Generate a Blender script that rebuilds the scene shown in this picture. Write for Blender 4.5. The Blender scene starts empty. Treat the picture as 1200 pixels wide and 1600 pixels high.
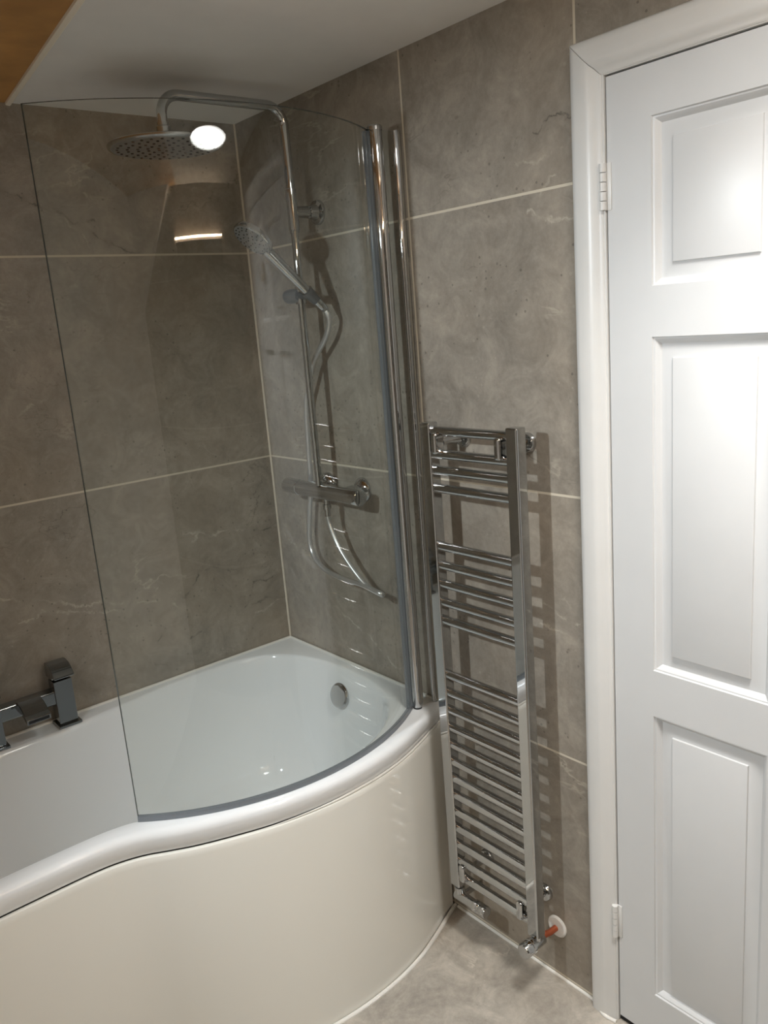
import bpy, bmesh, math, random
from mathutils import Vector, Matrix
random.seed(7)
S = bpy.context.scene
C = S.collection
PI = math.pi

# ------------------------------------------------------------------ camera
cam_d = bpy.data.cameras.new('camera')
cam = bpy.data.objects.new('camera', cam_d); C.objects.link(cam)
yaw, pitch, roll, FPX = 0.890259, -0.228804, -0.0801, 1290.15
fw = Vector((math.cos(pitch)*math.cos(yaw), math.cos(pitch)*math.sin(yaw), math.sin(pitch)))
r0 = fw.cross(Vector((0, 0, 1))).normalized(); u0 = r0.cross(fw)
rt = r0*math.cos(roll) + u0*math.sin(roll)
up = -r0*math.sin(roll) + u0*math.cos(roll)
M = Matrix((rt, up, -fw)).transposed().to_4x4()
M.translation = Vector((-1.333, -2.179, 1.592))
cam.matrix_world = M
cam_d.sensor_fit = 'VERTICAL'; cam_d.sensor_height = 36.0; cam_d.sensor_width = 27.0
cam_d.lens = FPX/1600*36.0
cam_d.clip_start = 0.02
S.camera = cam

# ------------------------------------------------------------------ world, exposure, light levels
W = bpy.data.worlds.new('world'); S.world = W; W.use_nodes = True
W.node_tree.nodes['Background'].inputs[0].default_value = (0.02, 0.02, 0.02, 1)
W.node_tree.nodes['Background'].inputs[1].default_value = 0.0
S.view_settings.view_transform = 'Standard'
S.view_settings.look = 'None'
S.view_settings.gamma = 1.0
S.view_settings.use_curve_mapping = False
S.view_settings.exposure = 0.25
CEIL_LIGHT = ((1.0, 0.978, 0.94), 14.0, 7.5, 1.9)   # round ceiling panel: colour, diffuser glow, watts downwards, spread
WALL_LIGHT = ((0.87, 0.95, 1.0), 52.0)      # small spotlight on the left wall: colour, watts
STRIP_LIGHT = ((1.0, 0.74, 0.52), 60.0)     # strip along the top of the mirror
S.cycles.max_bounces = 14
S.cycles.transparent_max_bounces = 16
S.cycles.glossy_bounces = 8
S.cycles.diffuse_bounces = 6
S.cycles.sample_clamp_indirect = 6.0
S.cycles.blur_glossy = 0.3

# ------------------------------------------------------------------ material helpers
def new_mat(name):
    m = bpy.data.materials.new(name); m.use_nodes = True
    nt = m.node_tree
    return m, nt, nt.nodes['Principled BSDF']
def N(nt, typ, **kw):
    n = nt.nodes.new(typ)
    for k, v in kw.items(): setattr(n, k, v)
    return n
def setin(node, key, v, nt):
    s = node.inputs[key]
    if hasattr(v, 'links') or isinstance(v, bpy.types.NodeSocket): nt.links.new(v, s)
    else: s.default_value = v
def math_(nt, op, a, b=None, c=None, clamp=False):
    n = N(nt, 'ShaderNodeMath', operation=op); n.use_clamp = clamp
    setin(n, 0, a, nt)
    if b is not None: setin(n, 1, b, nt)
    if c is not None: setin(n, 2, c, nt)
    return n.outputs[0]
def noise(nt, vec, scale, detail=4, rough=0.55, dist=0.0):
    n = N(nt, 'ShaderNodeTexNoise'); n.inputs['Scale'].default_value = scale
    n.inputs['Detail'].default_value = detail; n.inputs['Roughness'].default_value = rough
    n.inputs['Distortion'].default_value = dist
    nt.links.new(vec, n.inputs['Vector'])
    return n.outputs['Fac']
def ramp(nt, fac, stops):
    n = N(nt, 'ShaderNodeValToRGB')
    e = n.color_ramp.elements
    while len(e) < len(stops): e.new(0.5)
    for el, (p, c) in zip(e, stops):
        el.position = p; el.color = (*c, 1) if len(c) == 3 else c
    nt.links.new(fac, n.inputs[0])
    return n.outputs[0]
def mix(nt, fac, a, b):
    n = N(nt, 'ShaderNodeMix', data_type='RGBA')
    setin(n, 0, fac, nt)
    for k, v in ((6, a), (7, b)):
        if isinstance(v, tuple): n.inputs[k].default_value = (*v, 1)
        else: nt.links.new(v, n.inputs[k])
    return n.outputs[2]
def bump(nt, h, strength, distance=0.002):
    n = N(nt, 'ShaderNodeBump'); n.inputs['Strength'].default_value = strength
    n.inputs['Distance'].default_value = distance
    nt.links.new(h, n.inputs['Height'])
    return n.outputs[0]

def simple(name, col, rough=0.5, metal=0.0, coat=0.0, bumps=None, var=0.0, spec=0.5):
    m, nt, b = new_mat(name)
    b.inputs['Base Color'].default_value = (*col, 1)
    b.inputs['Roughness'].default_value = rough
    b.inputs['Metallic'].default_value = metal
    b.inputs['Coat Weight'].default_value = coat
    b.inputs['Coat Roughness'].default_value = 0.04
    b.inputs['Specular IOR Level'].default_value = spec
    tc = N(nt, 'ShaderNodeTexCoord')
    if var:
        f = noise(nt, tc.outputs['Object'], 9.0, 5)
        c2 = tuple(max(0, c*(1-var)) for c in col); c1 = tuple(min(1, c*(1+var*0.5)) for c in col)
        nt.links.new(ramp(nt, f, [(0.3, c2), (0.7, c1)]), b.inputs['Base Color'])
    if bumps:
        f = noise(nt, tc.outputs['Object'], bumps[0], 4)
        nt.links.new(bump(nt, f, bumps[1]), b.inputs['Normal'])
    return m

GROUT = (0.62, 0.56, 0.45)
def tile_mat(name, axis, u_joints, v0, vstep, base, rough=0.34, grout_w=0.0026, seed=0.0, segs=None, pits=True):
    """large format stone-look tiles: axis = the horizontal coordinate, u_joints = joint positions on it"""
    m, nt, b = new_mat(name)
    tc = N(nt, 'ShaderNodeTexCoord'); sep = N(nt, 'ShaderNodeSeparateXYZ')
    nt.links.new(tc.outputs['Object'], sep.inputs[0])
    u = sep.outputs[axis]; v = sep.outputs['Z' if axis != 'F' else 'Y'] if axis != 'F' else sep.outputs['Y']
    # joints
    vv = math_(nt, 'DIVIDE', math_(nt, 'SUBTRACT', v, v0), vstep)
    fl = math_(nt, 'FLOOR', math_(nt, 'ADD', vv, 0.5))
    dv = math_(nt, 'MULTIPLY', math_(nt, 'ABSOLUTE', math_(nt, 'SUBTRACT', vv, fl)), vstep)
    gm = math_(nt, 'LESS_THAN', dv, grout_w)
    idx = math_(nt, 'MULTIPLY', math_(nt, 'FLOOR', vv), 3.17)
    for j in u_joints:
        uj, zmin = j if isinstance(j, tuple) else (j, -9)
        d = math_(nt, 'LESS_THAN', math_(nt, 'ABSOLUTE', math_(nt, 'SUBTRACT', u, uj)), grout_w)
        if zmin > -9: d = math_(nt, 'MULTIPLY', d, math_(nt, 'GREATER_THAN', v, zmin))
        gm = math_(nt, 'MAXIMUM', gm, d)
        idx = math_(nt, 'ADD', idx, math_(nt, 'MULTIPLY', math_(nt, 'GREATER_THAN', u, uj), 1.83))
    comb = N(nt, 'ShaderNodeCombineXYZ')
    setin(comb, 0, math_(nt, 'MULTIPLY', idx, 5.3), nt)
    setin(comb, 1, math_(nt, 'MULTIPLY', idx, 2.1), nt)
    setin(comb, 2, math_(nt, 'ADD', math_(nt, 'MULTIPLY', idx, 7.7), seed), nt)
    add = N(nt, 'ShaderNodeVectorMath', operation='ADD')
    nt.links.new(tc.outputs['Object'], add.inputs[0]); nt.links.new(comb.outputs[0], add.inputs[1])
    P = add.outputs[0]
    def sc(k): return tuple(c*k for c in base)
    big = noise(nt, P, 2.4, 7, 0.62, 0.8)
    col = ramp(nt, big, [(0.32, sc(0.62)), (0.45, sc(0.90)), (0.56, sc(1.08)), (0.70, sc(1.38))])
    mid = noise(nt, P, 11, 6, 0.7, 1.0)
    col = mix(nt, 0.45, col, ramp(nt, mid, [(0.36, sc(0.50)), (0.5, sc(0.96)), (0.64, sc(1.62))]))
    fine = noise(nt, P, 75, 6, 0.75)
    col = mix(nt, 0.28, col, ramp(nt, fine, [(0.3, sc(0.6)), (0.7, sc(1.42))]))
    # warm cloud
    cl = noise(nt, P, 1.7, 3, 0.5)
    cl = ramp(nt, cl, [(0.45, (0, 0, 0)), (0.7, (1, 1, 1))])
    col = mix(nt, math_(nt, 'MULTIPLY', cl, 0.35), col, (base[0]*1.1, base[1]*0.98, base[2]*0.84))
    # pale veins and dark cracks, stretched along a slanting direction
    mp = N(nt, 'ShaderNodeMapping'); mp.inputs['Rotation'].default_value = (0.5, 0.5, 0.3); mp.inputs['Scale'].default_value = (1.0, 0.45, 1.6)
    nt.links.new(P, mp.inputs['Vector']); PV = mp.outputs[0]
    def soft(scale, width, off, dist, det=5):
        n = noise(nt, PV, scale, det, 0.6, dist)
        d = math_(nt, 'DIVIDE', math_(nt, 'ABSOLUTE', math_(nt, 'SUBTRACT', n, off)), width)
        return math_(nt, 'SUBTRACT', 1.0, d, clamp=True)
    patch = ramp(nt, noise(nt, P, 4.2, 3), [(0.53, (0, 0, 0)), (0.66, (1, 1, 1))])
    v1 = math_(nt, 'MULTIPLY', soft(1.7, 0.007, 0.5, 0.4, 7), patch)
    col = mix(nt, math_(nt, 'MULTIPLY', v1, 0.5), col, (min(1, base[0]*2.0), min(1, base[1]*2.0), min(1, base[2]*1.95)))
    patch2 = ramp(nt, noise(nt, P, 3.3, 3), [(0.56, (0, 0, 0)), (0.70, (1, 1, 1))])
    v2 = math_(nt, 'MULTIPLY', soft(1.9, 0.0035, 0.47, 0.3, 6), patch2)
    col = mix(nt, math_(nt, 'MULTIPLY', v2, 0.7), col, sc(0.3))
    # placed veins and cracks
    if segs:
        flat = N(nt, 'ShaderNodeCombineXYZ'); setin(flat, 0, u, nt); setin(flat, 1, v, nt)
        wob = N(nt, 'ShaderNodeTexNoise'); wob.inputs['Scale'].default_value = 24; wob.inputs['Detail'].default_value = 8; wob.inputs['Roughness'].default_value = 0.65
        nt.links.new(tc.outputs['Object'], wob.inputs['Vector'])
        w1 = N(nt, 'ShaderNodeVectorMath', operation='SUBTRACT'); nt.links.new(wob.outputs['Color'], w1.inputs[0]); w1.inputs[1].default_value = (0.5, 0.5, 0.5)
        w2 = N(nt, 'ShaderNodeVectorMath', operation='MULTIPLY'); nt.links.new(w1.outputs[0], w2.inputs[0]); w2.inputs[1].default_value = (0.06, 0.06, 0.0)
        w3 = N(nt, 'ShaderNodeVectorMath', operation='ADD'); nt.links.new(flat.outputs[0], w3.inputs[0]); nt.links.new(w2.outputs[0], w3.inputs[1])
        Q = w3.outputs[0]
        brk = ramp(nt, noise(nt, tc.outputs['Object'], 26, 4, 0.6), [(0.44, (0.03,)*3), (0.60, (1, 1, 1))])
        for kind, wdt, k, amt in (('pale', 0.0042, 1.9, 0.7), ('dark', 0.0034, 0.24, 0.85)):
            dmin = None
            for plx in segs[kind]:
                for (x0, y0), (x1, y1) in zip(plx, plx[1:]):
                    bx, by = x1-x0, y1-y0; L2 = bx*bx+by*by
                    pa = N(nt, 'ShaderNodeVectorMath', operation='SUBTRACT'); nt.links.new(Q, pa.inputs[0]); pa.inputs[1].default_value = (x0, y0, 0)
                    dt = N(nt, 'ShaderNodeVectorMath', operation='DOT_PRODUCT'); nt.links.new(pa.outputs[0], dt.inputs[0]); dt.inputs[1].default_value = (bx/L2, by/L2, 0)
                    hh_ = math_(nt, 'ADD', dt.outputs['Value'], 0.0, clamp=True)
                    sc_ = N(nt, 'ShaderNodeVectorMath', operation='SCALE'); sc_.inputs[0].default_value = (bx, by, 0); nt.links.new(hh_, sc_.inputs['Scale'])
                    df = N(nt, 'ShaderNodeVectorMath', operation='DISTANCE'); nt.links.new(pa.outputs[0], df.inputs[0]); nt.links.new(sc_.outputs[0], df.inputs[1])
                    dmin = df.outputs['Value'] if dmin is None else math_(nt, 'MINIMUM', dmin, df.outputs['Value'])
            core = math_(nt, 'SUBTRACT', 1.0, math_(nt, 'DIVIDE', dmin, wdt), clamp=True)
            halo = math_(nt, 'SUBTRACT', 1.0, math_(nt, 'DIVIDE', dmin, 0.05), clamp=True)
            halo = math_(nt, 'MULTIPLY', math_(nt, 'POWER', halo, 2.0), noise(nt, tc.outputs['Object'], 40, 5, 0.7))
            col = mix(nt, math_(nt, 'MULTIPLY', halo, 0.32 if kind == 'pale' else 0.5), col, sc(1.3 if kind == 'pale' else 0.55))
            col = mix(nt, math_(nt, 'MULTIPLY', math_(nt, 'MULTIPLY', core, brk), amt), col, sc(k))
    # pits
    pm = 0.0
    for psc, thr, den, amt, k in ((70, 0.16, 0.55, 0.55, 0.38), (38, 0.085, 0.50, 0.6, 0.34), (55, 0.15, 0.57, 0.28, 1.6)):
        if not pits: break
        vo = N(nt, 'ShaderNodeTexVoronoi'); vo.inputs['Scale'].default_value = psc
        wn = N(nt, 'ShaderNodeVectorMath', operation='ADD'); nt.links.new(P, wn.inputs[0]); wn.inputs[1].default_value = (psc, 0, 0)
        nt.links.new(wn.outputs[0], vo.inputs['Vector'])
        rnd = N(nt, 'ShaderNodeSeparateXYZ'); nt.links.new(vo.outputs['Color'], rnd.inputs[0])
        lim = math_(nt, 'MULTIPLY', rnd.outputs[0], thr*1.5)
        p_ = math_(nt, 'LESS_THAN', math_(nt, 'ADD', vo.outputs['Distance'], math_(nt, 'MULTIPLY', fine, 0.10)), math_(nt, 'ADD', lim, 0.03))
        p_ = math_(nt, 'MULTIPLY', p_, math_(nt, 'GREATER_THAN', noise(nt, wn.outputs[0], 5.0, 5, 0.65), den))
        col = mix(nt, math_(nt, 'MULTIPLY', p_, amt), col, sc(k))
        if k < 1: pm = p_
    col = mix(nt, gm, col, GROUT)
    nt.links.new(col, b.inputs['Base Color'])
    rr = math_(nt, 'ADD', math_(nt, 'MULTIPLY', fine, 0.12), rough - 0.05)
    rr = math_(nt, 'ADD', rr, math_(nt, 'MULTIPLY', gm, 0.4), clamp=True)
    nt.links.new(rr, b.inputs['Roughness'])
    h = math_(nt, 'SUBTRACT', math_(nt, 'MULTIPLY', fine, 0.08), math_(nt, 'ADD', gm, math_(nt, 'MULTIPLY', pm, 0.3)))
    nt.links.new(bump(nt, h, 0.35, 0.0012), b.inputs['Normal'])
    return m

def emit(name, col, strength):
    m = bpy.data.materials.new(name); m.use_nodes = True; nt = m.node_tree
    nt.nodes.clear()
    o = N(nt, 'ShaderNodeOutputMaterial'); e = N(nt, 'ShaderNodeEmission')
    e.inputs[0].default_value = (*col, 1); e.inputs[1].default_value = strength
    nt.links.new(e.outputs[0], o.inputs[0])
    return m

def glass_mat(name, tint, refl=1.0):
    """clear safety glass: tinted transparency plus a mirror reflection that follows the Schlick curve"""
    m = bpy.data.materials.new(name); m.use_nodes = True; nt = m.node_tree
    nt.nodes.clear()
    o = N(nt, 'ShaderNodeOutputMaterial')
    tr = N(nt, 'ShaderNodeBsdfTransparent'); tr.inputs[0].default_value = (*tint, 1)
    gl = N(nt, 'ShaderNodeBsdfGlossy'); gl.inputs['Roughness'].default_value = 0.0
    geo = N(nt, 'ShaderNodeNewGeometry')
    dot = N(nt, 'ShaderNodeVectorMath', operation='DOT_PRODUCT')
    nt.links.new(geo.outputs['Normal'], dot.inputs[0]); nt.links.new(geo.outputs['Incoming'], dot.inputs[1])
    c = math_(nt, 'ABSOLUTE', dot.outputs['Value'])
    p5 = math_(nt, 'POWER', math_(nt, 'SUBTRACT', 1.0, c, clamp=True), 5.0)
    F = math_(nt, 'ADD', math_(nt, 'MULTIPLY', p5, 0.95), 0.045*refl, clamp=True)
    mx = N(nt, 'ShaderNodeMixShader')
    nt.links.new(F, mx.inputs[0]); nt.links.new(tr.outputs[0], mx.inputs[1]); nt.links.new(gl.outputs[0], mx.inputs[2])
    nt.links.new(mx.outputs[0], o.inputs[0])
    return m

# natural veins (pale) and cracks (dark) printed on the tiles: polylines on each wall, in metres
SEG_L = {
    'pale': [[(-0.84, 0.976), (-0.702, 0.932), (-0.586, 0.891), (-0.469, 0.867), (-0.421, 0.857), (-0.357, 0.815)], [(-0.805, 0.905), (-0.739, 0.912), (-0.64, 0.888), (-0.59, 0.87), (-0.517, 0.862)], [(-0.325, 1.037), (-0.234, 1.013), (-0.17, 1.01), (-0.114, 1.006)], [(-0.715, 1.415), (-0.679, 1.455), (-0.648, 1.461)], [(-0.169, 0.686), (-0.117, 0.724), (-0.018, 0.749)], [(-0.3, 0.997), (-0.276, 1.02)], [(-0.525, 1.895), (-0.476, 1.848), (-0.455, 1.821)]],
    'dark': [[(-0.342, 0.846), (-0.319, 0.864), (-0.287, 0.911), (-0.238, 0.912), (-0.219, 0.891), (-0.154, 0.88)], [(-0.153, 0.755), (-0.129, 0.78), (-0.113, 0.824), (-0.045, 0.823)], [(-0.126, 0.762), (-0.065, 0.764), (-0.001, 0.752)], [(-0.091, 0.99), (-0.064, 0.99), (-0.032, 0.979)], [(-0.44, 0.737), (-0.422, 0.763)], [(-0.343, 0.714), (-0.3, 0.729)], [(-0.668, 1.957), (-0.624, 1.953), (-0.583, 1.929), (-0.539, 1.91), (-0.502, 1.887), (-0.451, 1.897)], [(-0.498, 1.884), (-0.449, 1.856), (-0.401, 1.835), (-0.358, 1.814)], [(-0.468, 0.677), (-0.426, 0.668)]],
}
SEG_R = {
    'pale': [[(-1.051, 1.864), (-1.085, 1.865), (-1.117, 1.871), (-1.142, 1.879)], [(-1.017, 1.878), (-1.051, 1.863)], [(-1.081, 1.79), (-1.106, 1.825), (-1.13, 1.833)], [(-1.052, 1.777), (-1.09, 1.761), (-1.173, 1.746)], [(-1.054, 0.962), (-1.105, 0.949), (-1.164, 0.931)], [(-1.121, 0.984), (-1.139, 0.958)], [(-0.281, 0.774), (-0.401, 0.724), (-0.567, 0.645)], [(-0.03, 0.955), (-0.13, 0.922), (-0.27, 0.871)], [(-1.023, 0.911), (-1.134, 0.907)]],
    'dark': [[(-1.073, 1.916), (-1.101, 1.917), (-1.108, 1.927), (-1.12, 1.937), (-1.135, 1.933), (-1.17, 1.927)], [(-1.032, 1.9), (-1.036, 1.912)], [(-1.056, 1.925), (-1.043, 1.924)], [(-1.148, 1.92), (-1.152, 1.906)]],
}
TILE = (0.30, 0.268, 0.224)
m_wall_r = tile_mat('stone_tile_shower', 'Y', [-0.708, (-1.177, 1.9), -1.908], 0.0096, 0.6, TILE, seed=1.3, segs=SEG_R)
m_wall_l = tile_mat('stone_tile_bath', 'X', [-1.02], 0.0096, 0.6, TILE, seed=4.1, segs=SEG_L)
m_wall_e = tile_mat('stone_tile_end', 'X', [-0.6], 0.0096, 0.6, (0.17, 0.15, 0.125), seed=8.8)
m_floor = tile_mat('stone_tile_floor', 'X', [-1.05], -1.62, 1.2, (0.41, 0.375, 0.325), rough=0.4, seed=2.2, pits=False)
# the floor reads its second joint direction on Y
nt = m_floor.node_tree
for n in nt.nodes:
    if n.type == 'SEPXYZ':
        for l in list(n.outputs['Z'].links):
            s = l.to_socket; nt.links.remove(l); nt.links.new(n.outputs['Y'], s)
m_ceil = simple('ceiling_paint', (0.80, 0.785, 0.75), 0.9, var=0.03, bumps=(14, 0.05))
m_paint = simple('white_gloss_paint', (0.645, 0.655, 0.66), 0.36, bumps=(30, 0.03), var=0.02)
m_trimp = simple('white_trim_paint', (0.70, 0.695, 0.675), 0.34, bumps=(18, 0.06), var=0.03)
m_plaster = simple('white_wall_paint', (0.86, 0.85, 0.83), 0.7, bumps=(20, 0.05))
m_brown = simple('brown_panel', (0.52, 0.27, 0.085), 0.5, var=0.25)
m_cream = simple('cream_trim', (0.92, 0.85, 0.72), 0.4)
m_acryl = simple('white_acrylic', (0.84, 0.86, 0.87), 0.10, coat=0.3, spec=0.5)
m_panel = simple('cream_panel', (0.82, 0.81, 0.75), 0.13, coat=0.3)
m_seal = simple('white_sealant', (0.80, 0.78, 0.73), 0.4, bumps=(60, 0.1))
m_cream_seal = simple('cream_grout_bead', (0.66, 0.60, 0.50), 0.6)
m_chrome = simple('chrome', (0.53, 0.54, 0.545), 0.035, 1.0)
m_tap = simple('dark_chrome', (0.27, 0.28, 0.285), 0.06, 1.0)
m_chrome2 = simple('satin_chrome', (0.50, 0.51, 0.515), 0.15, 1.0)
m_hose = simple('silver_hose', (0.62, 0.63, 0.63), 0.28, 0.8)
m_dark = simple('black_rubber', (0.012, 0.012, 0.012), 0.5)
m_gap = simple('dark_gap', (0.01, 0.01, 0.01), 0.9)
m_grey = simple('grey_plastic', (0.09, 0.095, 0.10), 0.3)
m_face = simple('grey_spray_face', (0.30, 0.31, 0.31), 0.3, 0.5)
m_gseal = simple('grey_seal', (0.17, 0.19, 0.21), 0.2)
m_edge = simple('glass_edge', (0.03, 0.04, 0.035), 0.15)
m_glass = glass_mat('screen_glass', (0.965, 0.980, 0.970))
m_strip = glass_mat('clear_strip', (0.94, 0.95, 0.94), 0.8)
m_copper = simple('copper_pipe', (0.50, 0.13, 0.06), 0.35, 0.6)
m_whitep = simple('white_plastic', (0.72, 0.70, 0.66), 0.35)
m_mirror = simple('mirror', (0.75, 0.77, 0.76), 0.02, 1.0)
m_brass = simple('brass', (0.55, 0.38, 0.14), 0.25, 1.0)
m_ceil_l = emit('ceiling_lamp_light', CEIL_LIGHT[0], CEIL_LIGHT[1])
m_wall_lm = emit('wall_lamp_light', WALL_LIGHT[0], 6.0)
m_strip_l = emit('mirror_strip_light', *STRIP_LIGHT)

# ------------------------------------------------------------------ mesh helpers
def obj(name, bm, mats, parent=None, smooth=True, angle=35):
    bmesh.ops.recalc_face_normals(bm, faces=bm.faces)
    me = bpy.data.meshes.new(name); bm.to_mesh(me); bm.free()
    for m in (mats if isinstance(mats, (list, tuple)) else [mats]): me.materials.append(m)
    o = bpy.data.objects.new(name, me); C.objects.link(o)
    if parent: o.parent = parent
    if smooth:
        for p in me.polygons: p.use_smooth = True
        me.set_sharp_from_angle(angle=math.radians(angle))
        if name in ('upright', 'pillar', 'base_plate', 'bridge', 'hinge_seal'):
            wn = o.modifiers.new('weighted_normals', 'WEIGHTED_NORMAL'); wn.keep_sharp = True; wn.weight = 80
    return o
def thing(name, label, cat, group=None, loc=(0, 0, 0)):
    o = bpy.data.objects.new(name, None); C.objects.link(o)
    o.empty_display_size = 0.1
    o['label'] = label; o['category'] = cat
    if group: o['group'] = group
    return o
def struct(name, bm, mats, parent=None, **kw):
    o = obj(name, bm, mats, parent, **kw); o['kind'] = 'structure'; return o
def box(bm, lo, hi, bev=0.0, seg=2, mi=0):
    r = bmesh.ops.create_cube(bm, size=1.0)
    vs = r['verts']
    for v in vs:
        v.co = Vector([lo[i] + (v.co[i]+0.5)*(hi[i]-lo[i]) for i in range(3)])
    fs = set(f for v in vs for f in v.link_faces)
    for f in fs: f.material_index = mi
    if bev > 0:
        es = set(e for v in vs for e in v.link_edges)
        bmesh.ops.bevel(bm, geom=list(es), offset=bev, segments=seg, affect='EDGES', profile=0.5)
    return bm
def B(lo, hi, bev=0.0, seg=2):
    return box(bmesh.new(), lo, hi, bev, seg)
def frames(pts):
    T = []
    for i in range(len(pts)):
        a = pts[max(0, i-1)]; b = pts[min(len(pts)-1, i+1)]
        T.append((b-a).normalized())
    n = T[0].orthogonal().normalized(); Fr = []
    for t in T:
        n = (n - t*n.dot(t)).normalized()
        Fr.append((n, t.cross(n)))
    return Fr
def tube(bm, pts, rad, seg=16, caps=True, mi=0):
    pts = [Vector(p) for p in pts]; Fr = frames(pts); rings = []
    for i, p in enumerate(pts):
        r = rad[i] if isinstance(rad, (list, tuple)) else rad
        n, b = Fr[i]
        rings.append([bm.verts.new(p + (n*math.cos(2*PI*k/seg) + b*math.sin(2*PI*k/seg))*r) for k in range(seg)])
    for a, c in zip(rings, rings[1:]):
        for k in range(seg):
            bm.faces.new((a[k], a[(k+1) % seg], c[(k+1) % seg], c[k])).material_index = mi
    if caps:
        bm.faces.new(rings[0][::-1]).material_index = mi; bm.faces.new(rings[-1]).material_index = mi
    return bm
def T_(pts, rad, seg=16): return tube(bmesh.new(), pts, rad, seg)
def lathe(prof, origin, axis, seg=32, bm=None):
    """prof: list of (distance along axis, radius)"""
    axis = Vector(axis).normalized(); o = Vector(origin)
    pts = []; rads = []
    bm = bm or bmesh.new()
    n = axis.orthogonal().normalized(); b = axis.cross(n); rings = []
    for d, r in prof:
        if r < 1e-6: rings.append([bm.verts.new(o+axis*d)])
        else: rings.append([bm.verts.new(o+axis*d+(n*math.cos(2*PI*k/seg)+b*math.sin(2*PI*k/seg))*r) for k in range(seg)])
    for a, c in zip(rings, rings[1:]):
        for k in range(seg):
            k2 = (k+1) % seg
            if len(a) == 1 and len(c) == 1: continue
            if len(a) == 1: bm.faces.new((a[0], c[k2], c[k]))
            elif len(c) == 1: bm.faces.new((a[k], a[k2], c[0]))
            else: bm.faces.new((a[k], a[k2], c[k2], c[k]))
    if len(rings[0]) > 1: bm.faces.new(rings[0][::-1])
    if len(rings[-1]) > 1: bm.faces.new(rings[-1])
    return bm
def crom(pts, n=8, closed=False):
    P = [Vector(p) for p in pts]; out = []; L = len(P)
    rng = range(L) if closed else range(L-1)
    for i in rng:
        g = (lambda k: P[k % L]) if closed else (lambda k: P[min(max(k, 0), L-1)])
        p0, p1, p2, p3 = g(i-1), g(i), g(i+1), g(i+2)
        for s in range(n):
            t = s/n
            out.append(0.5*((2*p1)+(p2-p0)*t+(2*p0-5*p1+4*p2-p3)*t*t+(3*p1-p0-3*p2+p3)*t**3))
    if not closed: out.append(P[-1])
    return out
def dup(o, parent, loc=None, mat=None):
    c = o.copy(); C.objects.link(c); c.parent = parent
    if mat is not None: c.matrix_local = mat
    elif loc is not None: c.location = loc
    return c
def sweep_strip(bm, path, prof, closed=False):
    """sweep a 2-D profile [(across, up)] along a horizontal path; across = to the right of travel"""
    path = [Vector(p) for p in path]; rings = []
    for i, p in enumerate(path):
        a = path[max(0, i-1)]; c = path[min(len(path)-1, i+1)]
        t = (c-a); t.z = 0; t.normalize(); nrm = Vector((t.y, -t.x, 0))
        rings.append([bm.verts.new(p + nrm*x + Vector((0, 0, z))) for x, z in prof])
    k = len(prof)
    for a, c in zip(rings, rings[1:]):
        for j in range(k): bm.faces.new((a[j], a[(j+1) % k], c[(j+1) % k], c[j]))
    bm.faces.new(rings[0][::-1]); bm.faces.new(rings[-1])
    return bm

# ------------------------------------------------------------------ room shell
ZC = 2.160; YE = -2.60; XL = -1.72
DY0, DY1, DTOP = -1.243, -2.015, 1.972         # door opening on the right wall
struct('floor', B((XL-0.1, YE-0.1, -0.08), (0.10, 0.08, 0.0)), m_floor, smooth=False)
struct('wall_back', B((XL-0.1, 0.0, -0.08), (0.10, 0.08, ZC+0.05)), m_wall_l, smooth=False)
bm = bmesh.new()
box(bm, (0.0, DY0, 0.0), (0.10, 0.0, ZC+0.05)); box(bm, (0.0, YE-0.1, 0.0), (0.10, DY1, ZC+0.05)); box(bm, (0.0, DY1, DTOP+0.004), (0.10, DY0, ZC+0.05))
struct('wall_right', bm, m_wall_r, smooth=False)
struct('wall_left', B((XL-0.1, YE-0.1, 0.0), (XL, 0.0, ZC+0.05)), m_plaster, smooth=False)
struct('wall_end', B((XL, YE-0.1, 0.0), (0.0, YE, ZC+0.05)), m_wall_e, smooth=False)
# sloping white bulkhead in the corner of the end wall
bm = bmesh.new()
pf = [(-1.02, ZC), (XL, ZC), (XL, 1.70)]
a = [bm.verts.new((x, YE, z)) for x, z in pf]; b_ = [bm.verts.new((x, YE+0.06, z)) for x, z in pf]
bm.faces.new(a); bm.faces.new(b_[::-1])
for i in range(3): bm.faces.new((a[i], a[(i+1) % 3], b_[(i+1) % 3], b_[i]))
struct('trim_bulkhead', bm, m_plaster, smooth=False)
# ceiling: flat plaster, and a brown panelled stretch on the left behind a cream bead
E0 = Vector((-0.615, 0.0)); E1 = Vector((-0.905, YE))
bm = bmesh.new()
pl = [(0.0, 0.0), (E0.x, E0.y), (E1.x, E1.y), (0.0, YE)]
lo = [bm.verts.new((x, y, ZC)) for x, y in pl]; hi = [bm.verts.new((x, y, ZC+0.05)) for x, y in pl]
bm.faces.new(lo); bm.faces.new(hi[::-1])
for i in range(4): bm.faces.new((lo[i], lo[(i+1) % 4], hi[(i+1) % 4], hi[i]))
struct('ceiling', bm, m_ceil, smooth=False)
bm = bmesh.new()
pl = [(E0.x, E0.y), (XL, 0.0), (XL, YE), (E1.x, E1.y)]
lo = [bm.verts.new((x, y, ZC)) for x, y in pl]; hi = [bm.verts.new((x, y, ZC+0.05)) for x, y in pl]
bm.faces.new(lo); bm.faces.new(hi[::-1])
for i in range(4): bm.faces.new((lo[i], lo[(i+1) % 4], hi[(i+1) % 4], hi[i]))
struct('ceiling_panel', bm, m_brown, smooth=False)
bm = bmesh.new()
sweep_strip(bm, [(E1.x, E1.y, ZC), (E0.x, E0.y, ZC)], [(-0.007, 0.0), (-0.006, -0.005), (0.003, -0.007), (0.006, -0.005), (0.006, 0.0)])
struct('trim_ceiling', bm, m_cream, smooth=False)
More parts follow.
